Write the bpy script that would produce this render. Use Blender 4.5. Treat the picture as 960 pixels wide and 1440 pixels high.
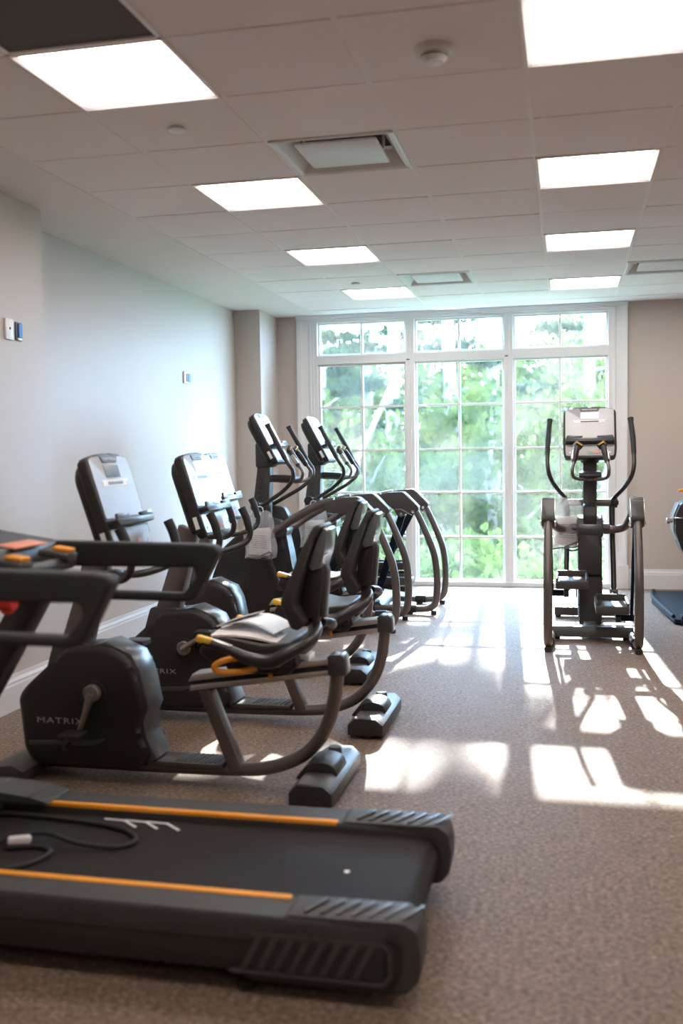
import bpy, bmesh, math, random
from mathutils import Vector, Matrix, Euler
random.seed(7)
PI = math.pi
scn = bpy.context.scene
for o in list(bpy.data.objects): bpy.data.objects.remove(o)
COL = scn.collection

# ---------------------------------------------------------------- camera
H = 1.41
yaw = math.atan(318/1400); pitch = math.atan(83/1400); roll = 0.015
f = Vector((-math.sin(yaw)*math.cos(pitch), math.cos(yaw)*math.cos(pitch), -math.sin(pitch)))
r0 = Vector((math.cos(yaw), math.sin(yaw), 0)); u0 = r0.cross(f)
r = r0*math.cos(roll)-u0*math.sin(roll); u = u0*math.cos(roll)+r0*math.sin(roll)
cd = bpy.data.cameras.new('camera'); cam = bpy.data.objects.new('camera', cd); COL.objects.link(cam)
cam.matrix_world = Matrix(((r.x,u.x,-f.x,0),(r.y,u.y,-f.y,0),(r.z,u.z,-f.z,H),(0,0,0,1)))
cd.sensor_fit = 'VERTICAL'; cd.sensor_height = 36; cd.sensor_width = 24; cd.lens = 35
cd.dof.use_dof = True; cd.dof.focus_distance = 7.0; cd.dof.aperture_fstop = 1.8
cd.clip_start = .05; cd.clip_end = 500
scn.camera = cam
# ---------------------------------------------------------------- world, sun, exposure
w = bpy.data.worlds.new('world'); scn.world = w; w.use_nodes = True
bg = w.node_tree.nodes['Background']; bg.inputs['Color'].default_value = (.42, .68, 1, 1); bg.inputs['Strength'].default_value = 10
sd = bpy.data.lights.new('sun', 'SUN'); sd.energy = 5.2; sd.angle = math.radians(.6); sd.color = (1, .96, .9)
sun = bpy.data.objects.new('sun', sd); COL.objects.link(sun)
sun.rotation_euler = Vector((.063, -1, -.434)).to_track_quat('-Z', 'Y').to_euler(); sun.location = (0, 30, 16)
scn.view_settings.view_transform = 'Standard'; scn.view_settings.look = 'None'
scn.view_settings.gamma = 1; scn.view_settings.use_curve_mapping = False
scn.view_settings.exposure = 2.05
PANEL = 4.4      # radiance of the ceiling light panels

# ---------------------------------------------------------------- materials
MATS = {}
def mat(name, col, rough=.5, metal=0, spec=.5, coat=0, bump=None, var=None, emit=None, trans=0):
    if name in MATS: return MATS[name]
    m = bpy.data.materials.new(name); m.use_nodes = True; nt = m.node_tree; p = nt.nodes['Principled BSDF']
    p.inputs['Base Color'].default_value = (*col, 1); p.inputs['Roughness'].default_value = rough
    p.inputs['Metallic'].default_value = metal; p.inputs['Specular IOR Level'].default_value = spec
    p.inputs['Coat Weight'].default_value = coat; p.inputs['Coat Roughness'].default_value = .12
    tc = nt.nodes.new('ShaderNodeTexCoord')
    if var:
        n = nt.nodes.new('ShaderNodeTexNoise'); n.inputs['Scale'].default_value = var[0]; n.inputs['Detail'].default_value = 4
        nt.links.new(tc.outputs['Object'], n.inputs['Vector'])
        cr = nt.nodes.new('ShaderNodeValToRGB'); cr.color_ramp.elements[0].position = .3; cr.color_ramp.elements[1].position = .7
        cr.color_ramp.elements[0].color = (*[c*(1-var[1]) for c in col], 1); cr.color_ramp.elements[1].color = (*[min(1, c*(1+var[1])) for c in col], 1)
        nt.links.new(n.outputs['Fac'], cr.inputs['Fac']); nt.links.new(cr.outputs['Color'], p.inputs['Base Color'])
    if bump:
        n = nt.nodes.new('ShaderNodeTexNoise'); n.inputs['Scale'].default_value = bump[0]; n.inputs['Detail'].default_value = 3
        nt.links.new(tc.outputs['Object'], n.inputs['Vector'])
        b = nt.nodes.new('ShaderNodeBump'); b.inputs['Strength'].default_value = bump[1]; b.inputs['Distance'].default_value = .002
        nt.links.new(n.outputs['Fac'], b.inputs['Height']); nt.links.new(b.outputs['Normal'], p.inputs['Normal'])
    if emit:
        p.inputs['Emission Color'].default_value = (*emit[0], 1); p.inputs['Emission Strength'].default_value = emit[1]
    p.inputs['Transmission Weight'].default_value = trans
    MATS[name] = m; return m

BLACK   = mat('black_plastic', (.022,.018,.018), .42, bump=(400,.15))
COVER   = mat('drive_cover_plastic', (.023,.019,.02), .5, spec=.4, var=(3,.12))
GLOSS   = mat('gloss_grey_plastic', (.05,.05,.055), .32, coat=.2, var=(5,.06))
CHAR    = mat('charcoal_plastic', (.055,.05,.05), .42, var=(6,.1))
TUBE    = mat('bronze_grey_metal', (.17,.145,.135), .33, metal=.65, var=(4,.08))
TUBED   = mat('dark_grey_metal', (.05,.045,.045), .32, metal=.5, var=(4,.08))
RUBBER  = mat('black_rubber', (.016,.015,.016), .62, bump=(300,.3))
ALU     = mat('brushed_aluminium', (.62,.58,.55), .3, metal=.85, var=(20,.05))
CHROME  = mat('chrome', (.75,.75,.77), .15, metal=1, var=(10,.03))
CRANK   = mat('crank_metal', (.3,.27,.25), .4, metal=.6, var=(8,.1))
FACE    = mat('console_face', (.33,.325,.34), .34, spec=.6, coat=.15, var=(7,.05))
FACE2   = mat('console_key_panel', (.33,.31,.31), .35, coat=.2, var=(9,.12))
SCREEN  = mat('screen_glass', (.02,.022,.025), .1, coat=1, var=(6,.1))
WHITE   = mat('white_label', (.85,.85,.85), .5, var=(30,.05))
ORANGE  = mat('orange_plastic', (.9,.34,.02), .4, var=(10,.08))
YELLOW  = mat('amber_pad', (.85,.5,.05), .4, var=(20,.15))
RED     = mat('red_plastic', (.75,.04,.02), .35, var=(10,.1))
GREEN   = mat('green_key', (.2,.45,.3), .5, var=(10,.1))
LETTER  = mat('silver_lettering', (.42,.41,.41), .35, metal=.3, var=(10,.05))
LETTERD = mat('dark_lettering', (.015,.014,.014), .5, var=(10,.05))
PAD     = mat('seat_vinyl', (.028,.024,.024), .45, bump=(250,.25), var=(8,.1))
SHELL   = mat('backrest_shell', (.13,.135,.145), .3, coat=.3, var=(5,.08))
BELT    = mat('running_belt', (.018,.013,.013), .7, spec=.25, bump=(600,.6), var=(25,.12))
DECK    = mat('treadmill_grey_plastic', (.05,.044,.045), .5, spec=.35, bump=(250,.3), var=(6,.08))
PAPER   = mat('paper', (.8,.74,.72), .7, var=(14,.08))
BLUE    = mat('blue_tape', (.03,.2,.6), .5, var=(14,.15))
NAVY    = mat('navy_rubber', (.004,.008,.016), .6, spec=.15, bump=(200,.3), var=(6,.1))
TILE    = mat('ceiling_tile', (.89,.835,.825), .9, spec=.2, bump=(350,.8), var=(1.2,.03))
TBAR    = mat('ceiling_grid', (.89,.835,.825), .6, var=(9,.02))
GYP     = mat('ceiling_gypsum', (.82,.77,.75), .85, spec=.2, var=(1.1,.02), bump=(90,.1))
WALL    = mat('wall_paint', (.56,.485,.435), .47, spec=.21, var=(.8,.02), bump=(120,.15))
TRIMM   = mat('white_trim_paint', (.74,.72,.71), .42, var=(4,.02))
VENTM   = mat('vent_metal', (.72,.72,.72), .35, var=(6,.02))
DARK    = mat('duct_dark', (.02,.018,.017), .8, var=(6,.1))
RETURN  = mat('return_panel', (.085,.07,.065), .7, var=(1.5,.08), bump=(200,.3))
BARK    = mat('bark', (.17,.15,.13), .9, var=(6,.3), bump=(30,1))
GRASS   = mat('grass', (.1,.17,.05), .9, var=(2,.3))
FACADE  = mat('far_facade', (.32,.33,.36), .8, var=(2,.05))

def mk_floor():
    m = bpy.data.materials.new('carpet'); m.use_nodes = True; nt = m.node_tree; p = nt.nodes['Principled BSDF']
    tc = nt.nodes.new('ShaderNodeTexCoord'); mp = nt.nodes.new('ShaderNodeMapping'); mp.inputs['Scale'].default_value = (1, 1.7, 1)
    nt.links.new(tc.outputs['Object'], mp.inputs['Vector'])
    def noise(s, d, rg):
        n = nt.nodes.new('ShaderNodeTexNoise'); n.inputs['Scale'].default_value = s; n.inputs['Detail'].default_value = d; n.inputs['Roughness'].default_value = rg
        nt.links.new(mp.outputs['Vector'], n.inputs['Vector']); return n
    n1 = noise(50, 8, .95); n2 = noise(7, 3, .6)
    cr = nt.nodes.new('ShaderNodeValToRGB'); e = cr.color_ramp.elements
    e[0].position = .4; e[0].color = (.03,.017,.011,1); e[1].position = .61; e[1].color = (.66,.46,.34,1)
    k = e.new(.47); k.color = (.145,.099,.072,1); k = e.new(.54); k.color = (.285,.2,.15,1)
    nt.links.new(n1.outputs['Fac'], cr.inputs['Fac'])
    mx = nt.nodes.new('ShaderNodeMix'); mx.data_type = 'RGBA'; mx.blend_type = 'MULTIPLY'; mx.inputs[0].default_value = .5
    c2 = nt.nodes.new('ShaderNodeValToRGB'); c2.color_ramp.elements[0].position = .35; c2.color_ramp.elements[1].position = .65
    c2.color_ramp.elements[0].color = (.72,.7,.68,1); c2.color_ramp.elements[1].color = (1,1,1,1)
    nt.links.new(n2.outputs['Fac'], c2.inputs['Fac'])
    nt.links.new(cr.outputs['Color'], mx.inputs[6]); nt.links.new(c2.outputs['Color'], mx.inputs[7]); nt.links.new(mx.outputs[2], p.inputs['Base Color'])
    p.inputs['Roughness'].default_value = .62; p.inputs['Specular IOR Level'].default_value = .22
    p.inputs['Sheen Weight'].default_value = 0; p.inputs['Sheen Roughness'].default_value = .4
    b = nt.nodes.new('ShaderNodeBump'); b.inputs['Strength'].default_value = .35; b.inputs['Distance'].default_value = .004
    nt.links.new(n1.outputs['Fac'], b.inputs['Height']); nt.links.new(b.outputs['Normal'], p.inputs['Normal'])
    return m
CARPET = mk_floor()

def mk_glass():
    m = bpy.data.materials.new('window_glass'); m.use_nodes = True; nt = m.node_tree; nt.nodes.remove(nt.nodes['Principled BSDF'])
    out = nt.nodes['Material Output']
    t = nt.nodes.new('ShaderNodeBsdfTransparent'); t.inputs['Color'].default_value = (.95,.98,.98,1)
    g = nt.nodes.new('ShaderNodeBsdfGlossy'); g.inputs['Roughness'].default_value = .03
    d = nt.nodes.new('ShaderNodeBsdfTranslucent'); d.inputs['Color'].default_value = (1,.92,.8,1)
    tc = nt.nodes.new('ShaderNodeTexCoord'); n = nt.nodes.new('ShaderNodeTexNoise'); n.inputs['Scale'].default_value = 1.6; n.inputs['Detail'].default_value = 4
    nt.links.new(tc.outputs['Object'], n.inputs['Vector'])
    mr = nt.nodes.new('ShaderNodeMapRange'); mr.inputs[1].default_value = .35; mr.inputs[2].default_value = .7; mr.inputs[3].default_value = .01; mr.inputs[4].default_value = .05
    nt.links.new(n.outputs['Fac'], mr.inputs[0])
    a = nt.nodes.new('ShaderNodeMixShader'); nt.links.new(mr.outputs[0], a.inputs[0]); nt.links.new(t.outputs[0], a.inputs[1]); nt.links.new(d.outputs[0], a.inputs[2])
    fr = nt.nodes.new('ShaderNodeFresnel'); fr.inputs['IOR'].default_value = 1.3
    b = nt.nodes.new('ShaderNodeMixShader'); nt.links.new(fr.outputs[0], b.inputs[0]); nt.links.new(a.outputs[0], b.inputs[1]); nt.links.new(g.outputs[0], b.inputs[2])
    nt.links.new(b.outputs[0], out.inputs['Surface']); return m
GLASS = mk_glass()

def mk_leaf(name, c1, c2):
    m = bpy.data.materials.new(name); m.use_nodes = True; nt = m.node_tree; nt.nodes.remove(nt.nodes['Principled BSDF'])
    out = nt.nodes['Material Output']; tc = nt.nodes.new('ShaderNodeTexCoord'); n = nt.nodes.new('ShaderNodeTexNoise'); n.inputs['Scale'].default_value = 1.3; n.inputs['Detail'].default_value = 3
    nt.links.new(tc.outputs['Object'], n.inputs['Vector'])
    cr = nt.nodes.new('ShaderNodeValToRGB'); cr.color_ramp.elements[0].position = .35; cr.color_ramp.elements[1].position = .65
    cr.color_ramp.elements[0].color = (*c1,1); cr.color_ramp.elements[1].color = (*c2,1); nt.links.new(n.outputs['Fac'], cr.inputs['Fac'])
    d = nt.nodes.new('ShaderNodeBsdfDiffuse'); t = nt.nodes.new('ShaderNodeBsdfTranslucent')
    nt.links.new(cr.outputs['Color'], d.inputs['Color']); nt.links.new(cr.outputs['Color'], t.inputs['Color'])
    a = nt.nodes.new('ShaderNodeMixShader'); a.inputs[0].default_value = .5
    nt.links.new(d.outputs[0], a.inputs[1]); nt.links.new(t.outputs[0], a.inputs[2]); nt.links.new(a.outputs[0], out.inputs['Surface']); return m
LEAF1 = mk_leaf('leaves_yellow_green', (.05,.07,.018), (.125,.14,.04))
LEAF2 = mk_leaf('leaves_mid_green', (.03,.042,.012), (.08,.095,.028))
LEAF3 = mk_leaf('leaves_blue_green', (.018,.03,.016), (.05,.062,.035))

def mk_plastic():
    m = bpy.data.materials.new('clear_plastic_film'); m.use_nodes = True; nt = m.node_tree; nt.nodes.remove(nt.nodes['Principled BSDF'])
    out = nt.nodes['Material Output']
    t = nt.nodes.new('ShaderNodeBsdfTransparent'); g = nt.nodes.new('ShaderNodeBsdfGlossy'); g.inputs['Roughness'].default_value = .15
    d = nt.nodes.new('ShaderNodeBsdfDiffuse'); d.inputs['Color'].default_value = (.75,.78,.8,1)
    tc = nt.nodes.new('ShaderNodeTexCoord'); n = nt.nodes.new('ShaderNodeTexNoise'); n.inputs['Scale'].default_value = 6
    nt.links.new(tc.outputs['Object'], n.inputs['Vector'])
    mr = nt.nodes.new('ShaderNodeMapRange'); mr.inputs[1].default_value = .35; mr.inputs[2].default_value = .65; mr.inputs[3].default_value = .12; mr.inputs[4].default_value = .38
    nt.links.new(n.outputs['Fac'], mr.inputs[0])
    a = nt.nodes.new('ShaderNodeMixShader'); nt.links.new(mr.outputs[0], a.inputs[0]); nt.links.new(t.outputs[0], a.inputs[1]); nt.links.new(d.outputs[0], a.inputs[2])
    b = nt.nodes.new('ShaderNodeMixShader'); b.inputs[0].default_value = .14; nt.links.new(a.outputs[0], b.inputs[1]); nt.links.new(g.outputs[0], b.inputs[2])
    nt.links.new(b.outputs[0], out.inputs['Surface']); return m
FILM = mk_plastic()

# ---------------------------------------------------------------- mesh helpers
class M:
    def __init__(s): s.v = []; s.f = []
    def add(s, vf, mx=None):
        n = len(s.v); v, fc = vf
        s.v += [tuple(mx @ Vector(p)) if mx else tuple(p) for p in v]; s.f += [tuple(n+i for i in q) for q in fc]; return s
    def build(s, name, m, parent=None, smooth=40):
        me = bpy.data.meshes.new(name); me.from_pydata(s.v, [], s.f)
        bm = bmesh.new(); bm.from_mesh(me); bmesh.ops.recalc_face_normals(bm, faces=bm.faces); bm.to_mesh(me); bm.free()
        if smooth:
            me.polygons.foreach_set('use_smooth', [True]*len(me.polygons)); me.set_sharp_from_angle(angle=math.radians(smooth))
        me.materials.append(m); o = bpy.data.objects.new(name, me); COL.objects.link(o)
        if parent: o.parent = parent
        return o

def _bm(bm):
    bm.verts.ensure_lookup_table(); bm.verts.index_update()
    r_ = ([tuple(v.co) for v in bm.verts], [tuple(v.index for v in fa.verts) for fa in bm.faces]); bm.free(); return r_

def box(c, s, bev=.004, rot=None, seg=2):
    bm = bmesh.new(); bmesh.ops.create_cube(bm, size=1); 
    for v in bm.verts: v.co = Vector((v.co.x*s[0], v.co.y*s[1], v.co.z*s[2]))
    if bev: bmesh.ops.bevel(bm, geom=bm.edges[:], offset=min(bev, min(s)*.45), segments=seg, affect='EDGES', profile=.5)
    R_ = Euler(rot).to_matrix() if rot else Matrix.Identity(3)
    for v in bm.verts: v.co = R_ @ v.co + Vector(c)
    return _bm(bm)

def bx(x0, x1, y0, y1, z0, z1, bev=.003):
    return box(((x0+x1)/2, (y0+y1)/2, (z0+z1)/2), (abs(x1-x0), abs(y1-y0), abs(z1-z0)), bev, seg=1 if bev < .004 else 2)

def bar(a, b, wy, t, bev=.006):
    """box from a to b; wy is its width across, t its thickness"""
    a = Vector(a); b = Vector(b); d = b-a; L = d.length; d.normalize()
    yv = Vector((0,1,0)) if abs(d.y) < .9 else Vector((1,0,0)); n = d.cross(yv).normalized(); yv = n.cross(d)
    R_ = Matrix((d, yv, n)).transposed()
    v, fc = box((0,0,0), (L, wy, t), bev)
    return ([tuple(R_ @ Vector(p)+(a+b)/2) for p in v], fc)

def fillet(pts, rad, n=4):
    out = []; N = len(pts)
    for i in range(N):
        p = Vector(pts[i]); a = Vector(pts[i-1]); b = Vector(pts[(i+1) % N])
        d1 = a-p; d2 = b-p; L = min(rad[i] if isinstance(rad, (list, tuple)) else rad, d1.length*.45, d2.length*.45)
        if L < 1e-4: out.append(tuple(p)); continue
        s = p+d1.normalized()*L; e = p+d2.normalized()*L
        for k in range(n+1):
            t = k/n; out.append(tuple(s*(1-t)**2+p*2*t*(1-t)+e*t*t))
    return out

def prism(pts, y0, y1, bev=.008, rad=0, plane='xz', seg=2):
    """polygon in x,z extruded along y"""
    if rad: pts = fillet(pts, rad)
    bm = bmesh.new(); lo = [bm.verts.new((p[0], y0, p[1])) for p in pts]
    f0 = bm.faces.new(lo); ex = bmesh.ops.extrude_face_region(bm, geom=[f0])
    for v in [g for g in ex['geom'] if isinstance(g, bmesh.types.BMVert)]: v.co.y = y1
    if bev:
        ed = [e for e in bm.edges if abs(e.verts[0].co.y-e.verts[1].co.y) < 1e-6]
        bmesh.ops.bevel(bm, geom=ed, offset=bev, segments=seg, affect='EDGES', profile=.5, clamp_overlap=True)
    v, fc = _bm(bm)
    if plane == 'xy': v = [(a, c, b) for a, b, c in v]
    if plane == 'yz': v = [(b, a, c) for a, b, c in v]
    return v, fc

def smoothpts(P, n=6):
    P = [Vector(p) for p in P]
    if len(P) < 3: return P
    Q = [2*P[0]-P[1]]+P+[2*P[-1]-P[-2]]; out = []
    for i in range(1, len(Q)-2):
        for k in range(n):
            t = k/n; a, b, c, d = Q[i-1:i+3]
            out.append(.5*((2*b)+(c-a)*t+(2*a-5*b+4*c-d)*t*t+(3*b-a-3*c+d)*t**3))
    out.append(P[-1]); return out

def tube(P, rad, n=12, sm=6, flat=1, caps=True):
    """sweep; rad number or list per control point; flat scales the section along its second axis"""
    S = smoothpts(P, sm) if sm and len(P) > 2 else [Vector(p) for p in P]
    k = len(S); R_ = []
    for i in range(k):
        if isinstance(rad, (list, tuple)):
            t = i/(k-1)*(len(rad)-1); j = min(int(t), len(rad)-2); R_.append(rad[j]*(1-(t-j))+rad[j+1]*(t-j))
        else: R_.append(rad)
    v = []; fc = []; ref = None
    for i, p in enumerate(S):
        d = (S[min(i+1, k-1)]-S[max(i-1, 0)]).normalized()
        if ref is None: ref = d.orthogonal().normalized() if abs(d.y) > .95 else Vector((0,1,0))
        ref = (ref-d*ref.dot(d)).normalized(); bi = d.cross(ref)
        for j in range(n):
            a = 2*PI*j/n; v.append(tuple(p+ref*math.cos(a)*R_[i]+bi*math.sin(a)*R_[i]*flat))
    for i in range(k-1):
        for j in range(n): fc.append((i*n+j, i*n+(j+1) % n, (i+1)*n+(j+1) % n, (i+1)*n+j))
    if caps: fc.append(tuple(range(n))[::-1]); fc.append(tuple((k-1)*n+j for j in range(n)))
    return v, fc

def cyl(c, rad, h, axis='z', n=20, r2=None, bev=True):
    r2 = rad if r2 is None else r2; e = min(rad, h)*.15 if bev else 0
    prof = [(rad-e, -h/2), (rad, -h/2+e), (r2, h/2-e), (r2-e, h/2)]; return lathe(prof, c, axis, n)

def lathe(prof, c, axis='z', n=20):
    v = []; fc = []
    for (q, z) in prof:
        for j in range(n):
            a = 2*PI*j/n; x, y = q*math.cos(a), q*math.sin(a)
            v.append({'z': (x, y, z), 'y': (x, z, y), 'x': (z, x, y)}[axis])
    for i in range(len(prof)-1):
        for j in range(n): fc.append((i*n+j, i*n+(j+1) % n, (i+1)*n+(j+1) % n, (i+1)*n+j))
    fc.append(tuple(range(n))); fc.append(tuple((len(prof)-1)*n+j for j in range(n)))
    return [(a+c[0], b+c[1], d+c[2]) for a, b, d in v], fc

def xf(vf, mx): return [tuple(mx @ Vector(p)) for p in vf[0]], vf[1]
def part(name, m, parent, *prims, smooth=40):
    q = M()
    for p in prims: q.add(p)
    return q.build(name, m, parent, smooth)
def empty(name, loc, rz=0):
    o = bpy.data.objects.new(name, None); COL.objects.link(o); o.location = loc; o.rotation_euler = (0, 0, rz); o.empty_display_size = .2; return o
def tag(o, label=None, cat=None, group=None, kind=None):
    if label: o['label'] = label
    if cat: o['category'] = cat
    if group: o['group'] = group
    if kind: o['kind'] = kind
    return o
def struct(name, m, *prims, parent=None, smooth=40):
    o = part(name, m, parent, *prims, smooth=smooth)
    if not parent: o['kind'] = 'structure'
    return o
KIDS = {}
def copy_tree(o, parent=None):
    c = o.copy(); COL.objects.link(c); c.parent = parent
    for ch in [x for x in list(bpy.data.objects) if x.parent == o]: copy_tree(ch, c)
    return c

def text(s, size, m, parent, mx, sx=1.6, depth=.0012, name='lettering'):
    cu = bpy.data.curves.new('t', 'FONT'); cu.body = s; cu.size = size; cu.extrude = depth; cu.align_x = 'CENTER'; cu.align_y = 'CENTER'; cu.resolution_u = 2
    cu.space_character = 1.15
    o = bpy.data.objects.new('t', cu); COL.objects.link(o); bpy.context.view_layer.update()
    me = bpy.data.meshes.new_from_object(o); bpy.data.objects.remove(o); bpy.data.curves.remove(cu)
    for v in me.vertices: v.co = mx @ Vector((v.co.x*sx, v.co.y, v.co.z))
    me.name = name; me.materials.clear(); me.materials.append(m); o = bpy.data.objects.new(name, me); COL.objects.link(o); o.parent = parent; return o
def frame_mx(origin, X, Y):
    X = Vector(X).normalized(); Y = Vector(Y); Y = (Y-X*Y.dot(X)).normalized(); Z = X.cross(Y)
    m = Matrix((X, Y, Z)).transposed().to_4x4(); m.translation = Vector(origin); return m

# ---------------------------------------------------------------- the room
W = 10.38; CZ = 2.87; XR = 3.6; YB = -3.2
XL, XN = -3.31, -3.03
T = .61; GX0 = -.155; GY0 = 3.962
WX0, WX1 = -2.66, .45     # window opening
struct('floor', CARPET, bx(XL-.3, XR+.2, YB-.2, W+.12, -.2, 0, 0), smooth=0)
struct('wall_left', WALL, bx(XL-.25, XL, 5.44, W+.3, 0, 3.1, 0), bx(XL-.25, XN, YB-.2, 5.44, 0, 3.1, .002), smooth=0)
struct('wall_pillar', WALL, bx(XL, -3.037, 9.76, W+.2, 0, 3.0, .002), smooth=0)
struct('wall_right', WALL, bx(XR, XR+.2, YB-.2, W+.3, 0, 3.1, 0), smooth=0)
struct('wall_back', WALL, bx(XL, XR, YB-.2, YB, 0, 3.1, 0), smooth=0)
struct('wall_front', WALL, bx(-3.037, WX0, W, W+.2, 0, 3.1, 0), bx(WX1, XR, W, W+.2, 0, 3.1, 0), bx(WX0, WX1, W, W+.2, 2.90, 3.1, 0), smooth=0)
# ceiling: gypsum border, grid and tiles
gx = [GX0+T*k for k in range(-4, 7)]       # -2.595 .. 3.505
gy = [GY0+.6065*k for k in range(-11, 11)]   # -2.7 .. 10.03
struct('ceiling', GYP, bx(XL-.2, gx[0], YB, W+.2, CZ, 3.05, 0), bx(gx[0], gx[-1], gy[-1], W+.2, CZ, 3.05, 0), bx(gx[-1], XR+.1, YB, W+.2, CZ, 3.05, 0), bx(gx[0], gx[-1], YB, gy[0], CZ, 3.05, 0), bx(gx[0], gx[-1], gy[0], gy[-1], 3.02, 3.1, 0), smooth=0)
def cell(x, y): return round((x-gx[0])/T-.5), round((y-gy[0])/.6065-.5)
lights = [(-1.68, y) for y in (3.66, 5.48, 7.30, 9.12)]+[(.15, y) for y in (3.66, 5.48, 7.30, 9.12)]
lights += [(-1.68, 1.23), (.15, 1.23), (1.98, 1.83), (1.98, 5.48), (1.98, 9.12), (.15, -1.2)]
vents = [(-1.07, 4.87), (-1.07, 8.51), (.76, 8.51)]
ret = [(-1.68, 3.05)]
used = {cell(*c) for c in lights+vents+ret}
tm = M(); g = M()
for i in range(len(gx)-1):
    for j in range(len(gy)-1):
        if (i, j) in used: continue
        a, b, c, d = gx[i]+.007, gx[i+1]-.007, gy[j]+.006, gy[j+1]-.006
        dz = random.uniform(-.0015, .0015); z0 = CZ+.002+dz; z1 = CZ+.012
        tm.add(([(a+.004,c+.004,z0),(b-.004,c+.004,z0),(b-.004,d-.004,z0+dz),(a+.004,d-.004,z0-dz),(a,c,z1),(b,c,z1),(b,d,z1),(a,d,z1)],
                [(0,1,2,3),(0,1,5,4),(1,2,6,5),(2,3,7,6),(3,0,4,7),(4,5,6,7)]))
for x in gx: g.add(bx(x-.012, x+.012, gy[0], gy[-1], CZ+.0045, CZ+.03, 0))
for y in gy: g.add(bx(gx[0], gx[-1], y-.012, y+.012, CZ+.0065, CZ+.03, 0))
t_ = tm.build('ceiling_tiles', TILE, None, 0); tag(t_, kind='structure')
t_ = g.build('ceiling_grid', TBAR, None, 0); tag(t_, kind='structure')

LENS = mat('light_diffuser', (.9,.9,.9), .4, emit=((1,.93,.88), PANEL), var=(3,.01))
def ceiling_light():
    root = empty('ceiling_light', (0,0,CZ))
    h = .303
    part('frame', TBAR, root, *[prism([(h,-.004),(h,.03),(h-.032,.03),(h-.026,.004),(h-.01,-.006)], -h, h, 0) if k == 0 else
         xf(prism([(h,-.004),(h,.03),(h-.032,.03),(h-.026,.004),(h-.01,-.006)], -h, h, 0), Matrix.Rotation(PI/2*k, 4, 'Z')) for k in range(4)], bx(-h, h, -h, h, .05, .06, 0), smooth=0)
    part('diffuser', LENS, root, bx(-h+.024, h-.024, -h+.024, h-.024, .012, .02, 0), smooth=0)
    return root
lab = ['nearest left ceiling light, beside the dark return panel', 'second left ceiling light, beside the big near air vent', 'third light from the front in the left row', 'farthest light of the left row, close to the windows',
       'nearest right ceiling light, cut by the top of the frame', 'second light from the front in the right row, bright square panel', 'third light of the right row, midway to the windows', 'farthest light of the right row, above the right window',
       'lit square ceiling panel behind the viewer on the left', 'lit square ceiling panel behind the viewer on the right', 'lit panel of the third row near the back', 'lit panel of the third row at mid room', 'lit panel of the third row near the windows', 'lit square ceiling panel by the rear wall']
L0 = ceiling_light()
for i, c in enumerate(lights):
    ci, cj = cell(*c); o = L0 if i == 0 else copy_tree(L0)
    o.location = ((gx[ci]+gx[ci+1])/2, (gy[cj]+gy[cj+1])/2, CZ); tag(o, lab[i], 'ceiling light', 'square ceiling light panels')

def ceiling_vent():
    root = empty('ceiling_vent', (0,0,CZ)); h = .298
    sec = [(h,-.003),(h,.012),(h-.02,.012),(h-.075,.075),(h-.085,.075),(h-.03,.0),(h-.012,-.006)]
    part('frame', VENTM, root, *[xf(prism(sec, -h+.0, h-.0, 0), Matrix.Rotation(PI/2*k, 4, 'Z')) for k in range(4)], smooth=30)
    part('duct', DARK, root, bx(-h+.06, h-.06, -h+.06, h-.06, .1, .12, 0), smooth=0)
    part('deflector_plate', VENTM, root, xf(prism(fillet([(-.2,-.2),(.2,-.2),(.2,.2),(-.2,.2)], .02), .004, .016, .004, plane='xy'), Matrix.Identity(4)),
         bar((-.2,0,.015), (-.2,0,.1), .02, .01, .001), bar((.2,0,.015), (.2,0,.1), .02, .01, .001))
    return root
V0 = ceiling_vent()
vl = ['large near ceiling air diffuser with a flat square plate', 'small far air diffuser between the two rows of lights', 'air diffuser at the right edge above the beige wall']
for i, c in enumerate(vents):
    ci, cj = cell(*c); o = V0 if i == 0 else copy_tree(V0)
    o.location = ((gx[ci]+gx[ci+1])/2, (gy[cj]+gy[cj+1])/2, CZ); tag(o, vl[i], 'air vent', 'ceiling air vents')
ci, cj = cell(*ret[0])
R0 = empty('return_air_panel', ((gx[ci]+gx[ci+1])/2, (gy[cj]+gy[cj+1])/2, CZ)); tag(R0, 'dark brown return air panel in the ceiling corner before the nearest light', 'air vent')
part('frame', TBAR, R0, *[xf(bx(-.303, .303, .283, .303, -.004, .012, .002), Matrix.Rotation(PI/2*k, 4, 'Z')) for k in range(4)])
part('panel', RETURN, R0, bx(-.285, .285, -.285, .285, .004, .014, 0))
sm = empty('smoke_detector', (-.47, 3.69, CZ)); tag(sm, 'round white smoke detector on a ceiling tile near the big right light', 'smoke detector')
part('base', TRIMM, sm, lathe([(.07,0.006),(.072,-.01),(.066,-.022),(.03,-.024)], (0,0,0), 'z', 28))
part('sensor', TRIMM, sm, lathe([(.045,-.022),(.05,-.035),(.036,-.052),(.012,-.056)], (0,0,0), 'z', 24))
part('slots', CHAR, sm, lathe([(.0505,-.03),(.0505,-.034)], (0,0,0), 'z', 24))
for nm, x, y, lb in (('sprinkler_cover', -1.696, 4.272, 'flat white sprinkler cap behind the nearest left light'), ('sprinkler_cover', -1.774, 8.499, 'tiny white sprinkler cap near the far left light')):
    s0 = part(nm, TRIMM, None, lathe([(.03,0.004),(.034,-.006),(.042,-.008),(.042,-.012),(.036,-.015)], (0,0,0), 'z', 24)); s0.location = (x, y, CZ)
    tag(s0, lb, 'sprinkler', 'ceiling sprinkler caps')

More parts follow.
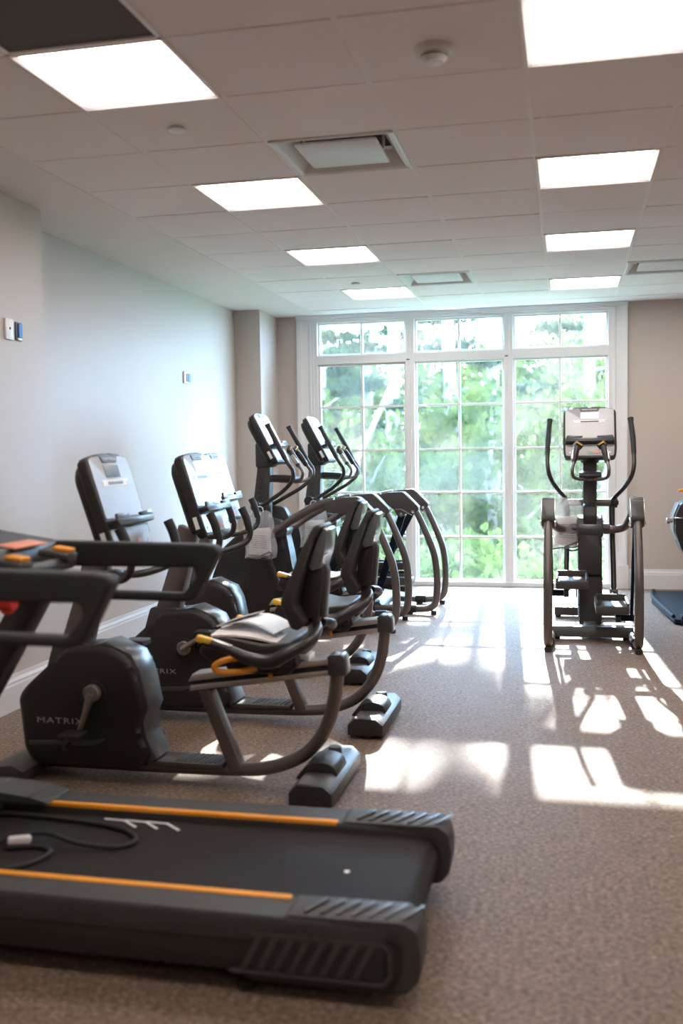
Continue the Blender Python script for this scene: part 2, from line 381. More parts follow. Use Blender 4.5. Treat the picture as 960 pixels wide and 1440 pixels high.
# baseboards
def bboard(pts_a, pts_b, nx, ny, name, parent=None):
    """profile board running a->b, thickness towards (nx,ny)"""
    a = Vector((*pts_a, 0)); b = Vector((*pts_b, 0)); d = (b-a); L = d.length; d.normalize(); n = Vector((nx, ny, 0))
    prof = [(0,0),(.018,0),(.018,.14),(.015,.15),(.015,.162),(.008,.18),(.006,.2),(0,.2)]
    v = [tuple(p0+n*q+Vector((0,0,z))) for p0 in (a, b) for q, z in prof]; k = len(prof)
    fc = [tuple(range(k))[::-1], tuple(range(k, 2*k))]+[(i, (i+1) % k, k+(i+1) % k, k+i) for i in range(k)]
    return struct(name, TRIMM, (v, fc), smooth=0)
bboard((XN, YB), (XN, 5.44), 1, 0, 'baseboard_left_near'); bboard((XL, 5.44), (XL, 9.76), 1, 0, 'baseboard_left_far')
bboard((XL, 9.76), (-3.037+.018, 9.76), 0, -1, 'baseboard_pillar'); bboard((-3.037, 9.742), (-3.037, W), 1, 0, 'baseboard_pillar_side')
bboard((-3.037, W), (-2.816, W), 0, -1, 'baseboard_front_left'); bboard((.587, W), (XR, W), 0, -1, 'baseboard_front_right'); bboard((XR, YB), (XR, W), -1, 0, 'baseboard_right')
# casing around the window
def casing(x0, x1, side):
    s = 1 if side else -1; w_ = x1-x0; xi = x0 if side else x1
    q = [(0,0),(0,-.016),(.02,-.02),(.03,-.014),(.085,-.018),(.1,-.026),(.12,-.034),(w_,-.034),(w_,0)]
    return prism([(xi+s*a, W+b) for a, b in q], 0, 2.87, 0, plane='xy')
struct('trim_1', TRIMM, casing(-2.816, -2.66, 0), bx(-2.83, -2.655, W-.042, W, 0, .24, .003), smooth=30)
struct('trim_2', TRIMM, casing(.45, .587, 1), bx(.445, .6, W-.042, W, 0, .24, .003), smooth=30)
struct('trim_3', TRIMM, bx(-2.82, .59, W-.05, W+.01, 2.835, 2.869, .004), bx(-2.7, .47, W-.03, W+.02, 2.815, 2.84, .004))

# windows
def window(n, x0, x1, latch):
    z0, z1 = 0.0, 2.84; y0, y1 = W-.005, W+.09; fw = .045
    q = [bx(x0, x0+fw, y0, y1, z0, z1, .003), bx(x1-fw, x1, y0, y1, z0, z1, .003), bx(x0, x1, y0+.001, y1, 2.79, z1, .003), bx(x0, x1, y0+.001, y1, 2.35, 2.445, .003), bx(x0, x1, y0-.02, y1, 0, .05, .003)]
    wd = struct('window_%d' % n, TRIMM, *q)
    s = .022; yi, yo = W+.03, W+.075
    a, b = x0+fw, x1-fw; xc = (a+b)/2
    sash = lambda c, d: [bx(a, a+s, yi, yo, c, d, .002), bx(b-s, b, yi, yo, c, d, .002), bx(a, b, yi+.001, yo, c, c+s*.8, .002), bx(a, b, yi+.001, yo, d-s*.8, d, .002)]
    part('upper_sash', TRIMM, wd, *sash(2.445, 2.79), bx(xc-.012, xc+.012, yi+.005, yo, 2.445, 2.79, .002))
    lo = sash(.05, 2.35)+[bx(xc-.012, xc+.012, yi+.005, yo, .05, 2.35, .002)]+[bx(a, b, yi+.006, yo, z-.012, z+.012, .002) for z in (.51, .98, 1.432, 1.895)]
    part('lower_sash', TRIMM, wd, *lo)
    for nm, c, d in (('upper_glass', 2.45, 2.785), ('lower_glass', .055, 2.345)):
        me = M().add(([(a, W+.058, c), (b, W+.058, c), (b, W+.058, d), (a, W+.058, d)], [(0,1,2,3)])).build(nm, GLASS, wd, 0)
    if latch: part('latch', CHAR, wd, bx(x1-.035, x1+.0, y0-.008, y0, 2.37, 2.382, .002))
window(1, WX0+.02, -1.602, 1); window(2, -1.6, -.586, 1); window(3, -.584, WX1-.005, 0)
part('trim_4', TRIMM, None, bx(WX0, WX0+.025, W-.01, W+.1, 0, 2.84, .002), bx(-1.611, -1.591, W-.012, W+.02, 0, 2.835, .003), bx(-.595, -.575, W-.012, W+.02, 0, 2.835, .003), bx(WX1-.01, WX1+.005, W-.01, W+.1, 0, 2.84, .002))['kind'] = 'structure'

# wall plates
p = empty('wall_plate', (XN, 5.04, 2.125)); tag(p, 'white blank wall plate with one dark dot, leftmost on the near wall', 'wall plate')
part('plate', WHITE, p, bx(0, .014, -.04, .04, -.058, .058, .004)); part('screw_hole', DARK, p, cyl((.0145,0,.004), .007, .003, 'x', 12))
p = empty('junction_box', (XN, 5.143, 2.122)); tag(p, 'small open wall box with bright blue cover just right of the blank plate', 'wall box')
part('box_rim', CHAR, p, bx(0, .008, -.034, .034, -.052, .052, .003)); part('blue_cover', BLUE, p, bx(.006, .016, -.012, .026, -.034, .044, .002)); part('screw_tab', WHITE, p, bx(.006, .014, -.02, .022, -.05, -.036, .002))
p = empty('thermostat_box', (XL, 8.42, 2.10)); tag(p, 'white wall box with a blue insert on the far left wall', 'wall box')
part('plate', WHITE, p, bx(0, .015, -.09, .09, -.052, .052, .004)); part('blue_insert', BLUE, p, bx(.012, .02, .0, .06, -.04, .04, .002)); part('slot', CHAR, p, bx(.012, .019, -.05, -.01, -.035, .035, .002))

# ---------------------------------------------------------------- console shared by bikes and ellipticals
def console(root, bx_, bz, tx, tz, width=.405, light=True):
    """bottom front edge (bx_,bz), top front edge (tx,tz); faces +x and up"""
    L = math.hypot(tx-bx_, tz-bz); mx = frame_mx((bx_, 0, bz), (0,1,0), (tx-bx_, 0, tz-bz))   # local X=y, Y=up, Z=out of the face
    h = width/2
    def slab(pts, z0, z1, bev, rad=0, seg=2): return xf(prism(pts, z0, z1, bev, rad, 'xy', seg), mx)
    body = part('console', BLACK, root, slab([(-h+.015,0),(h-.015,0),(h,.06),(h,L-.02),(h-.06,L+.002),(0,L+.012),(-h+.06,L+.002),(-h,L-.02),(-h,.06)], -.05, 0, .01, .022, 3),
                slab([(-h+.035,.03),(h-.035,.03),(h-.02,L-.08),(h-.07,L-.02),(-h+.07,L-.02),(-h+.02,L-.08)], -.095, -.045, .02, .03, 3))
    g_ = h-.016
    part('face', FACE, body, slab([(-g_,.165),(g_,.165),(g_,L-.02),(g_-.04,L-.008),(0,L-.002),(-g_+.04,L-.008),(-g_,L-.02)], -.002, .003, .001, .012, 1))
    part('key_panel', FACE2, body, slab([(-g_+.005,.02),(g_-.005,.02),(g_,.118),(-g_,.118)], -.002, .004, .001, .015, 1))
    part('key', GREEN, body, slab([(-.022,.035),(.018,.035),(.018,.055),(-.022,.055)], .003, .007, .001, .004, 1)); part('key', RED if 0 else mat('coral_key', (.8,.3,.2), .5, var=(9,.1)), body, slab([(.035,.035),(.07,.035),(.07,.06),(.035,.06)], .003, .007, .001, .004, 1))
    part('key', WHITE, body, *[slab([(s*.15-.006,.04),(s*.15+.006,.04),(s*.15+.006,.055),(s*.15-.006,.055)], .003, .006, .001, 0, 1) for s in (-1, 1)])
    tr = part('tray', GLOSS, body, slab([(-h+.03,.125),(h-.03,.125),(h-.018,.142),(h-.018,.155),(-h+.018,.155),(-h+.018,.142)], -.002, .05, .012, .008),
         slab([(-h+.02,.15),(-.07,.15),(-.05,.17),(-h+.03,.178)], .036, .05, .004, .01), slab([(h-.02,.15),(.07,.15),(.05,.17),(h-.03,.178)], .036, .05, .004, .01))
    tabm = part('name_plate', CHAR, body, slab([(-.065,L-.034),(.065,L-.034),(.082,L-.004),(-.082,L-.004)], .002, .007, .002, .004, 1))
    text('MATRIX', .017, WHITE, tabm, mx @ Matrix.Translation((0, L-.02, .0075)), 1.7, .0006)
    part('screen', SCREEN if not light else mat('screen_reflection', (.8,.78,.76), .25, coat=.6, var=(9,.04)), body, slab([(-.07,L-.1),(.07,L-.1),(.07,L-.045),(-.07,L-.045)], .002, .0055, .001, .004, 1))  # pale variant has the glass's reflected light put into its colour
    st = part('sticker', WHITE, body, slab([(-.13,L-.14),(.13,L-.14),(.118,L-.125),(.13,L-.11),(-.13,L-.11),(-.118,L-.125)], .002, .0045, 0)); part('sticker_print', CHAR, st, slab([(-.07,L-.132),(.07,L-.132),(.07,L-.12),(-.07,L-.12)], .004, .0055, 0))
    for s in (-1, 1):
        part('side_label', WHITE, body, xf(bx(s*h-.0015, s*h+.0015, .05, .115, -.04, -.018, 0), mx))
    return body

# ---------------------------------------------------------------- recumbent bike (faces -x)
def make_bike(ang):
    root = empty('recumbent_bike', (0,0,0)); Z = Vector((0,0,1))
    part('base_frame', TUBE, root, tube([(-.6,0,.055),(-.3,0,.055),(0,0,.055),(.3,0,.06),(.46,0,.075),(.6,0,.13),(.695,0,.23),(.745,0,.36),(.765,0,.5),(.768,0,.52)], .034, 14, 6, .85))
    part('frame_cap', GLOSS, root, prism([(.725,.49),(.812,.49),(.806,.565),(.79,.582),(.745,.58),(.728,.565)], -.048, .048, .014, .012))
    dc = part('drive_cover', COVER, root, prism([(-.57,.06),(-.63,.12),(-.655,.36),(-.62,.41),(-.47,.53),(-.42,.585),(-.235,.6),(-.13,.55),(-.095,.485),(-.06,.33),(-.088,.27),(-.075,.2),(-.04,.13),(-.08,.075)], -.115, .115, .028, .04, seg=3))
    part('lower_trim', CHAR, dc, prism([(-.6,.155),(-.3,.165),(-.24,.19),(-.24,.2),(-.3,.19),(-.6,.175)], -.122, -.112, .004), prism([(-.6,.155),(-.3,.165),(-.24,.19),(-.24,.2),(-.3,.19),(-.6,.175)], .112, .122, .004))
    part('rear_fairing', GLOSS, dc, prism([(-.3,.598),(-.24,.612),(-.12,.56),(-.083,.49),(-.048,.33),(-.074,.27),(-.062,.2),(-.02,.11),(-.06,.08),(-.085,.2),(-.1,.27),(-.08,.33),(-.115,.47),(-.14,.53),(-.235,.585)], -.085, .085, .012))
    for s in (-1, 1):
        mx = frame_mx((-.45, s*.1165, .267), (1 if s < 0 else -1, 0, 0), Z); text('MATRIX', .036, LETTER, dc, mx, 1.55)
        part('crank_disc', BLACK, dc, cyl((-.285, s*.117, .39), .058, .012, 'y', 28))
        e = (-.285-s*.175*math.cos(ang), s*.145, .395-s*.175*math.sin(ang))
        ca = part('crank_arm', CRANK, root, tube([(-.283, s*.138, .4), ((-.283+e[0])/2, s*.142, (.4+e[2])/2), e], [.042,.026,.02], 12, 4, .45), cyl((-.283, s*.138, .4), .038, .03, 'y', 20))
        pd = part('pedal', BLACK, ca, box((e[0], s*.2, e[2]), (.1, .095, .028), .006), cyl((e[0], s*.16, e[2]), .012, .05, 'y', 10))
        part('pedal_strap', RUBBER, pd, tube([(e[0]-.02, s*.155, e[2]-.01), (e[0]-.03, s*.17, e[2]-.04), (e[0]-.035, s*.205, e[2]-.055), (e[0]-.02, s*.245, e[2]-.04), (e[0], s*.25, e[2])], .012, 8, 5, .4))
    part('mast', TUBE, root, prism([(-.50,.53),(-.36,.53),(-.235,1.0),(-.34,1.04),(-.405,.8)], -.045, .045, .014))
    part('mast_collar', CHAR, root, prism([(-.54,.47),(-.33,.54),(-.345,.6),(-.5,.6)], -.065, .065, .014, .02))
    console(root, -.122, .99, -.252, 1.415, light=False)
    part('handlebar', TUBED, root, *[tube([(-.24,s*.02,.90),(-.17,s*.1,.885),(-.1,s*.19,.9),(-.045,s*.24,.935),(-.032,s*.25,.99),(-.045,s*.25,1.03)], .017, 12, 6) for s in (-1, 1)], bar((-.31,0,.89), (-.2,0,.89), .09, .05, .01))
    for s in (-1, 1): part('grip', RUBBER, root, tube([(-.036,s*.25,.99),(-.055,s*.252,1.06),(-.08,s*.252,1.115)], [.021,.022,.023], 12, 4))
    rl = part('seat_rail', DARK, root, prism([(.13,.40),(.74,.492),(.74,.55),(.13,.46)], -.04, .04, 0))
    part('rail_edge', ALU, rl, prism([(.12,.445),(.735,.537),(.735,.562),(.14,.478)], -.052, .052, .005), prism([(.125,.405),(.735,.493),(.735,.515),(.13,.43)], -.052, .052, .005))
    part('strut', TUBE, root, bar((.18,0,.42), (.32,0,.06), .075, .055, .008))
    part('footboard', CHAR, root, prism([(-.06,.075),(.27,.08),(.27,.098),(-.05,.1)], -.075, .075, .006), *[bar((x,-.06,.1), (x+.015,.06,.1), .008, .006, .001) for x in [.06+.022*i for i in range(9)]])
    rs = part('rear_stabilizer', CHAR, root, prism([(.62,.02),(.8,.02),(.8,.075),(.765,.105),(.655,.105),(.62,.07)], -.27, .27, .008))
    part('stabilizer_cover', BLACK, rs, prism([(.60,.07),(.79,.09),(.77,.135),(.72,.15),(.66,.14)], -.12, .06, .012, .02), cyl((.72,.12,.12), .03, .05, 'z', 16), cyl((.70,.18,.11), .02, .04, 'z', 16))
    for s in (-1, 1):
        part('end_cap', BLACK, rs, prism([(.622,.02),(.798,.02),(.798,.073),(.763,.103),(.657,.103),(.622,.07)], s*.275-.007, s*.275+.007, .004))
        for i in (0, 1): part('bolt_hole', DARK, rs, cyl((.68+.06*i, s*.283, .055), .008, .003, 'y', 10))
        part('levelling_foot', RUBBER, rs, cyl((.71, s*.24, .011), .025, .022, 'z', 14))
    fs = part('front_stabilizer', CHAR, root, prism([(-.76,.02),(-.58,.02),(-.56,.075),(-.62,.1),(-.72,.085)], -.24, .24, .01))
    for s in (-1, 1): part('transport_wheel', RUBBER, fs, cyl((-.75, s*.19, .032), .032, .04, 'y', 18)); part('levelling_foot', RUBBER, fs, cyl((-.6, s*.2, .011), .02, .022, 'z', 12))
    st = part('seat', PAD, root, prism([(.22,.6),(.25,.655),(.33,.672),(.5,.64),(.62,.655),(.6,.58),(.4,.56),(.28,.56)], -.19, .19, .028, .02, seg=3))
    part('seat_carriage', BLACK, root, prism([(.32,.5),(.58,.5),(.62,.54),(.6,.6),(.34,.58),(.3,.54)], -.1, .1, .012), bar((.34,-.12,.53), (.6,-.12,.57), .02, .05, .006), bar((.34,.12,.53), (.6,.12,.57), .02, .05, .006),
         *[cyl((x, -.135, z), .01, .012, 'y', 10) for x, z in ((.37,.53),(.46,.56),(.57,.565))])
    for s in (-1, 1):
        hp = [(.27,s*.25,.66),(.36,s*.25,.637),(.45,s*.25,.60),(.545,s*.25,.587),(.63,s*.235,.625),(.70,s*.18,.665),(.706,s*.1,.69),(.69,s*.04,.70)]
        sh = part('seat_handle', TUBED, root, tube(hp, [.017,.018,.026,.03,.026,.022,.02,.02], 12, 6))
        part('handle_pad', ALU, sh, bar((.31,s*.25,.668), (.39,s*.25,.642), .03, .01, .003)); part('handle_tip', YELLOW, sh, box((.275,s*.25,.667), (.07,.036,.03), .01, (0,.25,0)))
    part('adjust_lever', ORANGE, root, tube([(.44,-.14,.575),(.37,-.2,.583),(.32,-.225,.568),(.305,-.225,.548),(.33,-.215,.53),(.4,-.18,.527),(.46,-.15,.537)], .0125, 10, 6)); part('lever_stop', ORANGE, root, cyl((.49,-.055,.49), .01, .04, 'z', 10))
    part('back_post', ALU if 0 else TUBE, root, tube([(.5,0,.56),(.6,0,.585),(.655,0,.63),(.668,0,.7),(.68,0,.78),(.69,0,.88)], .026, 12, 6))
    bt = part('backrest', PAD, root, prism([(.60,.70),(.63,.69),(.66,.72),(.62,.8),(.662,.95),(.70,1.06),(.728,1.108),(.718,1.122),(.695,1.115),(.64,1.0),(.585,.86),(.565,.81)], -.16, .16, .022, .015, seg=3))
    # narrow the backrest towards its top
    for v in bt.data.vertices:
        k = max(0, (v.co.z-.8)/.32); v.co.y *= 1-.38*k
        if v.co.z < .76: v.co.y *= .85
    sh = part('backrest_shell', SHELL, bt, prism([(.668,.95),(.71,1.06),(.736,1.108),(.75,1.095),(.735,1.0),(.715,.94),(.68,.93)], -.085, .085, .008, .006))
    part('back_bracket', BLACK, bt, prism([(.63,.73),(.70,.73),(.725,.92),(.715,.955),(.685,.96),(.665,.93),(.64,.86)], -.06, .06, .014, .01))
    part('bracket_post', CHAR, bt, prism([(.685,.73),(.722,.73),(.738,.92),(.728,.95),(.705,.95),(.695,.92)], -.032, .032, .01))
    return root
bikes = [(-1.70, 4.0, 'nearest recumbent bike with booklets on its seat, behind the treadmill'), (-1.68, 5.0, 'middle recumbent bike of three, its cover half hidden by the nearest bike'), (-1.98, 6.1, 'farthest recumbent bike, mostly hidden, set nearer the wall')]
for i, (x, y, lb) in enumerate(bikes):
    o = make_bike((-1.92, .6, -1.2)[i])
    o.location = (x, y, 0); tag(o, lb, 'exercise bike', 'row of recumbent bikes')

# ---------------------------------------------------------------- elliptical (faces -x)
def make_elliptical(zl, zr):
    """zl, zr: height of the left and right pedal"""
    root = empty('elliptical_trainer', (0,0,0))
    hs = part('housing', COVER, root, prism([(-1.06,.05),(-1.03,.25),(-.99,.38),(-.905,.63),(-.72,.79),(-.56,.85),(-.46,.86),(-.37,.80),(-.355,.6),(-.335,.44),(-.3,.2),(-.27,.05)], -.09, .09, .035, .05, seg=4))
    part('rear_panel', BLACK, hs, prism([(-.46,.77),(-.345,.755),(-.315,.6),(-.29,.44),(-.36,.42),(-.4,.6)], -.082, .082, .035, .02, seg=4), prism([(-.33,.42),(-.31,.42),(-.278,.2),(-.25,.06),(-.29,.06),(-.31,.2)], -.085, .085, .01))
    part('hub_cap', BLACK, hs, prism([(-.47,.80),(-.34,.82),(-.33,.9),(-.37,.975),(-.47,.99)], -.052, .052, .03, .02, seg=4))
    part('hub_collar', GLOSS, root, prism([(-.5,.72),(-.35,.72),(-.325,.79),(-.36,.87),(-.5,.9)], -.1, .1, .05, .03, seg=5), cyl((-.42,0,.79), .042, .3, 'y', 20))
    for s in (-1, 1): part('crank_disc', BLACK, hs, cyl((-.72, s*.094, .36), .075, .012, 'y', 30), bar((-.72,s*.1,.36), (-.72,s*.1,.2), .012, .05, .005), cyl((-.72, s*.102, .36), .012, .012, 'y', 12))
    ms = part('mast', TUBED if 0 else CHAR, root, prism([(-.66,.8),(-.50,.8),(-.475,1.32),(-.585,1.34)], -.055, .055, .016))
    for s in (-1, 1):
        mx = frame_mx((-.56, s*.0555, 1.1), (.07 if s < 0 else -.07, 0, -1 if s < 0 else 1), (1, 0, 0.0)); mx = frame_mx((-.56, s*.0555, 1.1), (.06*s, 0, s*1.0), (s*-1 if s > 0 else 1, 0, 0))
        text('MATRIX', .06, LETTERD, ms, frame_mx((-.56, s*.0558, 1.1), (.09, 0, 1), (0, 0, 0)) if 0 else frame_mx((-.56, s*.0558, 1.1), (-.1*s, 0, -s*1.0) if s < 0 else (.1, 0, 1), (-1, 0, 0) if s < 0 else (-1, 0, 0)), 1.1)
    console(root, -.368, 1.342, -.575, 1.738)
    part('console_neck', CHAR, root, prism([(-.60,1.3),(-.46,1.3),(-.40,1.36),(-.5,1.52),(-.6,1.5)], -.07, .07, .02, .02))
    # moving arms and pivot
    part('pivot_bar', TUBE, root, cyl((-.56,0,.985), .03, .34, 'y', 20)); 
    for s in (-1, 1):
        y = s
        mv = part('moving_arm', TUBED, root, tube([(-.395,y*.31,1.60),(-.34,y*.318,1.50),(-.255,y*.322,1.345),(-.212,y*.318,1.277),(-.222,y*.30,1.2),(-.31,y*.255,1.115),(-.45,y*.19,1.03),(-.545,y*.172,.97),(-.56,y*.172,.9)], .0165, 12, 6),
             tube([(-.56,y*.172,.98),(-.5,y*.175,.7),(-.42,y*.18,.45),(-.36,y*.18,.3)], [.024,.02,.02,.02], 12, 5))
        part('grip', RUBBER, mv, tube([(-.418,y*.305,1.645),(-.40,y*.308,1.61),(-.34,y*.318,1.50),(-.27,y*.322,1.37)], [.024,.019,.021,.019], 12, 6))
        part('pivot_hub', BLACK, mv, cyl((-.56,y*.19,.985), .042, .05, 'y', 20), cyl((-.56,y*.218,.985), .018, .012, 'y', 14))
        zp = zl if s < 0 else zr
        px = .15+(zp-.3)*-.8
        part('pedal_lever', TUBED, root, bar((-.38,y*.18,.3+(zp-.3)*.3), (px+.15,y*.18,zp-.075), .04, .045, .01), cyl((-.37,y*.18,.3+(zp-.3)*.3), .035, .06, 'y', 18), cyl((px-.08,y*.18,zp-.06), .02, .06, 'z', 14))
        pd = part('pedal', BLACK, root, prism([(px-.19,zp-.012),(px+.17,zp-.012),(px+.18,zp+.0),(px+.17,zp+.02),(px-.19,zp+.02)], y*.14-.105, y*.14+.105, .006))
        part('pedal_rim', CHAR, pd, bar((px-.2,y*.14-.108,zp+.012), (px+.17,y*.14-.108,zp+.01), .018, .07, .006), bar((px-.2,y*.14+.108,zp+.012), (px+.17,y*.14+.108,zp+.01), .018, .07, .006), bar((px-.2,y*.14-.11,zp+.02), (px-.2,y*.14+.11,zp+.02), .018, .08, .006), bar((px+.175,y*.14-.116,zp-.004), (px+.175,y*.14+.116,zp-.004), .03, .062, .013))
        # fixed rail arm, hood and rear tube
        part('frame_arm', TUBE, root, tube([(-.42,y*.12,.785),(-.40,y*.2,.785),(-.34,y*.265,.815),(-.2,y*.3,.905),(.0,y*.305,1.005),(.12,y*.305,1.03)], [.03,.03,.03,.032,.034,.036], 14, 6), cyl((-.42,y*.13,.785), .04, .05, 'y', 18))
        hd = part('hood', CHAR, root, prism([(.03,.975),(.06,1.03),(.18,1.062),(.31,1.07),(.345,1.05),(.45,.945),(.455,.915),(.40,.862),(.34,.88),(.30,.845),(.265,.86),(.235,.92),(.15,.94)], y*.305-.045, y*.305+.045, .03, .012, seg=4))
        part('hood_edge_highlight', ALU, hd, bar((.322,y*.305-.046,1.062), (.452,y*.305-.046,.936), .005, .008, .001), bar((.322,y*.305+.046,1.062), (.452,y*.305+.046,.936), .005, .008, .001), bar((.25,y*.305-.047,.915), (.30,y*.305-.047,.918), .004, .006, .001), bar((.30,y*.305-.047,.918), (.395,y*.305-.047,.866), .004, .006, .001))  # bright strips stand in for the highlight along the hood's chamfered edges
        for a, b in ((.3,.872),(.405,.895)):
            for k in (-1, 1): part('bolt', CHROME, hd, cyl((a, y*.305+k*.049, b), .014, .012, 'y', 14))
        part('rear_tube', TUBE, root, tube([(.40,y*.305,.93),(.44,y*.305,.87),(.515,y*.305,.70),(.58,y*.305,.52),(.602,y*.305,.32),(.592,y*.305,.13),(.545,y*.305,.062),(.45,y*.303,.045),(.3,y*.29,.045),(.05,y*.285,.05)], [.026,.028,.03,.031,.031,.031,.031,.029,.027,.027], 14, 6))
        part('tube_coupler', BLACK, root, cyl((.37,y*.296,.046), .036, .1, 'x', 16), cyl((.36,y*.296,.02), .03, .04, 'z', 14))
        part('tube_foot', RUBBER, root, cyl((.57,y*.305,.018), .025, .036, 'z', 16))
        a = Vector((.30,y*.29,.87)); b = Vector((px-.1, y*.285, zp-.1))
        part('suspension_strap', NAVY, root, bar(a, b, .022, .062, .008), cyl((b.x, y*.24, b.z), .026, .13, 'y', 16))
    part('fixed_grips', TUBE, root, *[tube([(-.30,s*.02,1.185),(-.255,s*.07,1.18),(-.2,s*.125,1.2),(-.178,s*.135,1.255),(-.21,s*.125,1.31),(-.235,s*.12,1.34)], .0135, 12, 6) for s in (-1, 1)], bar((-.5,0,1.2), (-.28,0,1.185), .05, .04, .01))
    part('bottle_holder', BLACK, root, prism([(-.47,1.19),(-.27,1.185),(-.25,1.21),(-.3,1.235),(-.47,1.24)], -.085, .085, .014, .02))
    for s in (-1, 1):
        fg = part('pulse_grip', BLACK, root, tube([(-.215,s*.124,1.31),(-.25,s*.112,1.37),(-.29,s*.098,1.43)], [.019,.024,.024], 12, 4))
        part('pulse_plate', ALU, fg, bar((-.222,s*.138,1.33), (-.27,s*.124,1.40), .018, .03, .003))
        part('thumb_pad', YELLOW, fg, box((-.292,s*.088,1.445), (.012,.055,.034), .004, (s*.6,.4,0))); part('pad_rim', BLACK, fg, box((-.303,s*.088,1.442), (.03,.07,.05), .01, (s*.6,.4,0)))
    bs = part('base_beam', CHAR, root, prism([(.0,.025),(.11,.025),(.11,.075),(.09,.1),(.02,.1),(.0,.075)], -.3, .3, .01), bx(-.95, .02, -.05, .05, .025, .085, .01), prism([(-1.02,.02),(-.9,.02),(-.9,.09),(-1.0,.09)], -.28, .28, .01))
    for x in (.055, -.96):
        for s in (-1, 1): part('levelling_foot', RUBBER, bs, cyl((x, s*.25, .0125), .025, .025, 'z', 14))
    return root
for x, y, rz, zl, zr, lb in ((-1.9, 7.9, 0, .40, .25, 'left elliptical nearer the camera, facing the left wall behind the bikes'), (-1.7, 8.83, 0, .27, .37, 'left elliptical nearer the windows, facing the left wall'),
                             (.172, 7.61, -PI/2, .43, .27, 'elliptical standing alone at the right, facing the windows')):
    o = make_elliptical(zl, zr); o.location = (x, y, 0); o.rotation_euler = (0, 0, rz); tag(o, lb, 'elliptical', 'elliptical trainers')

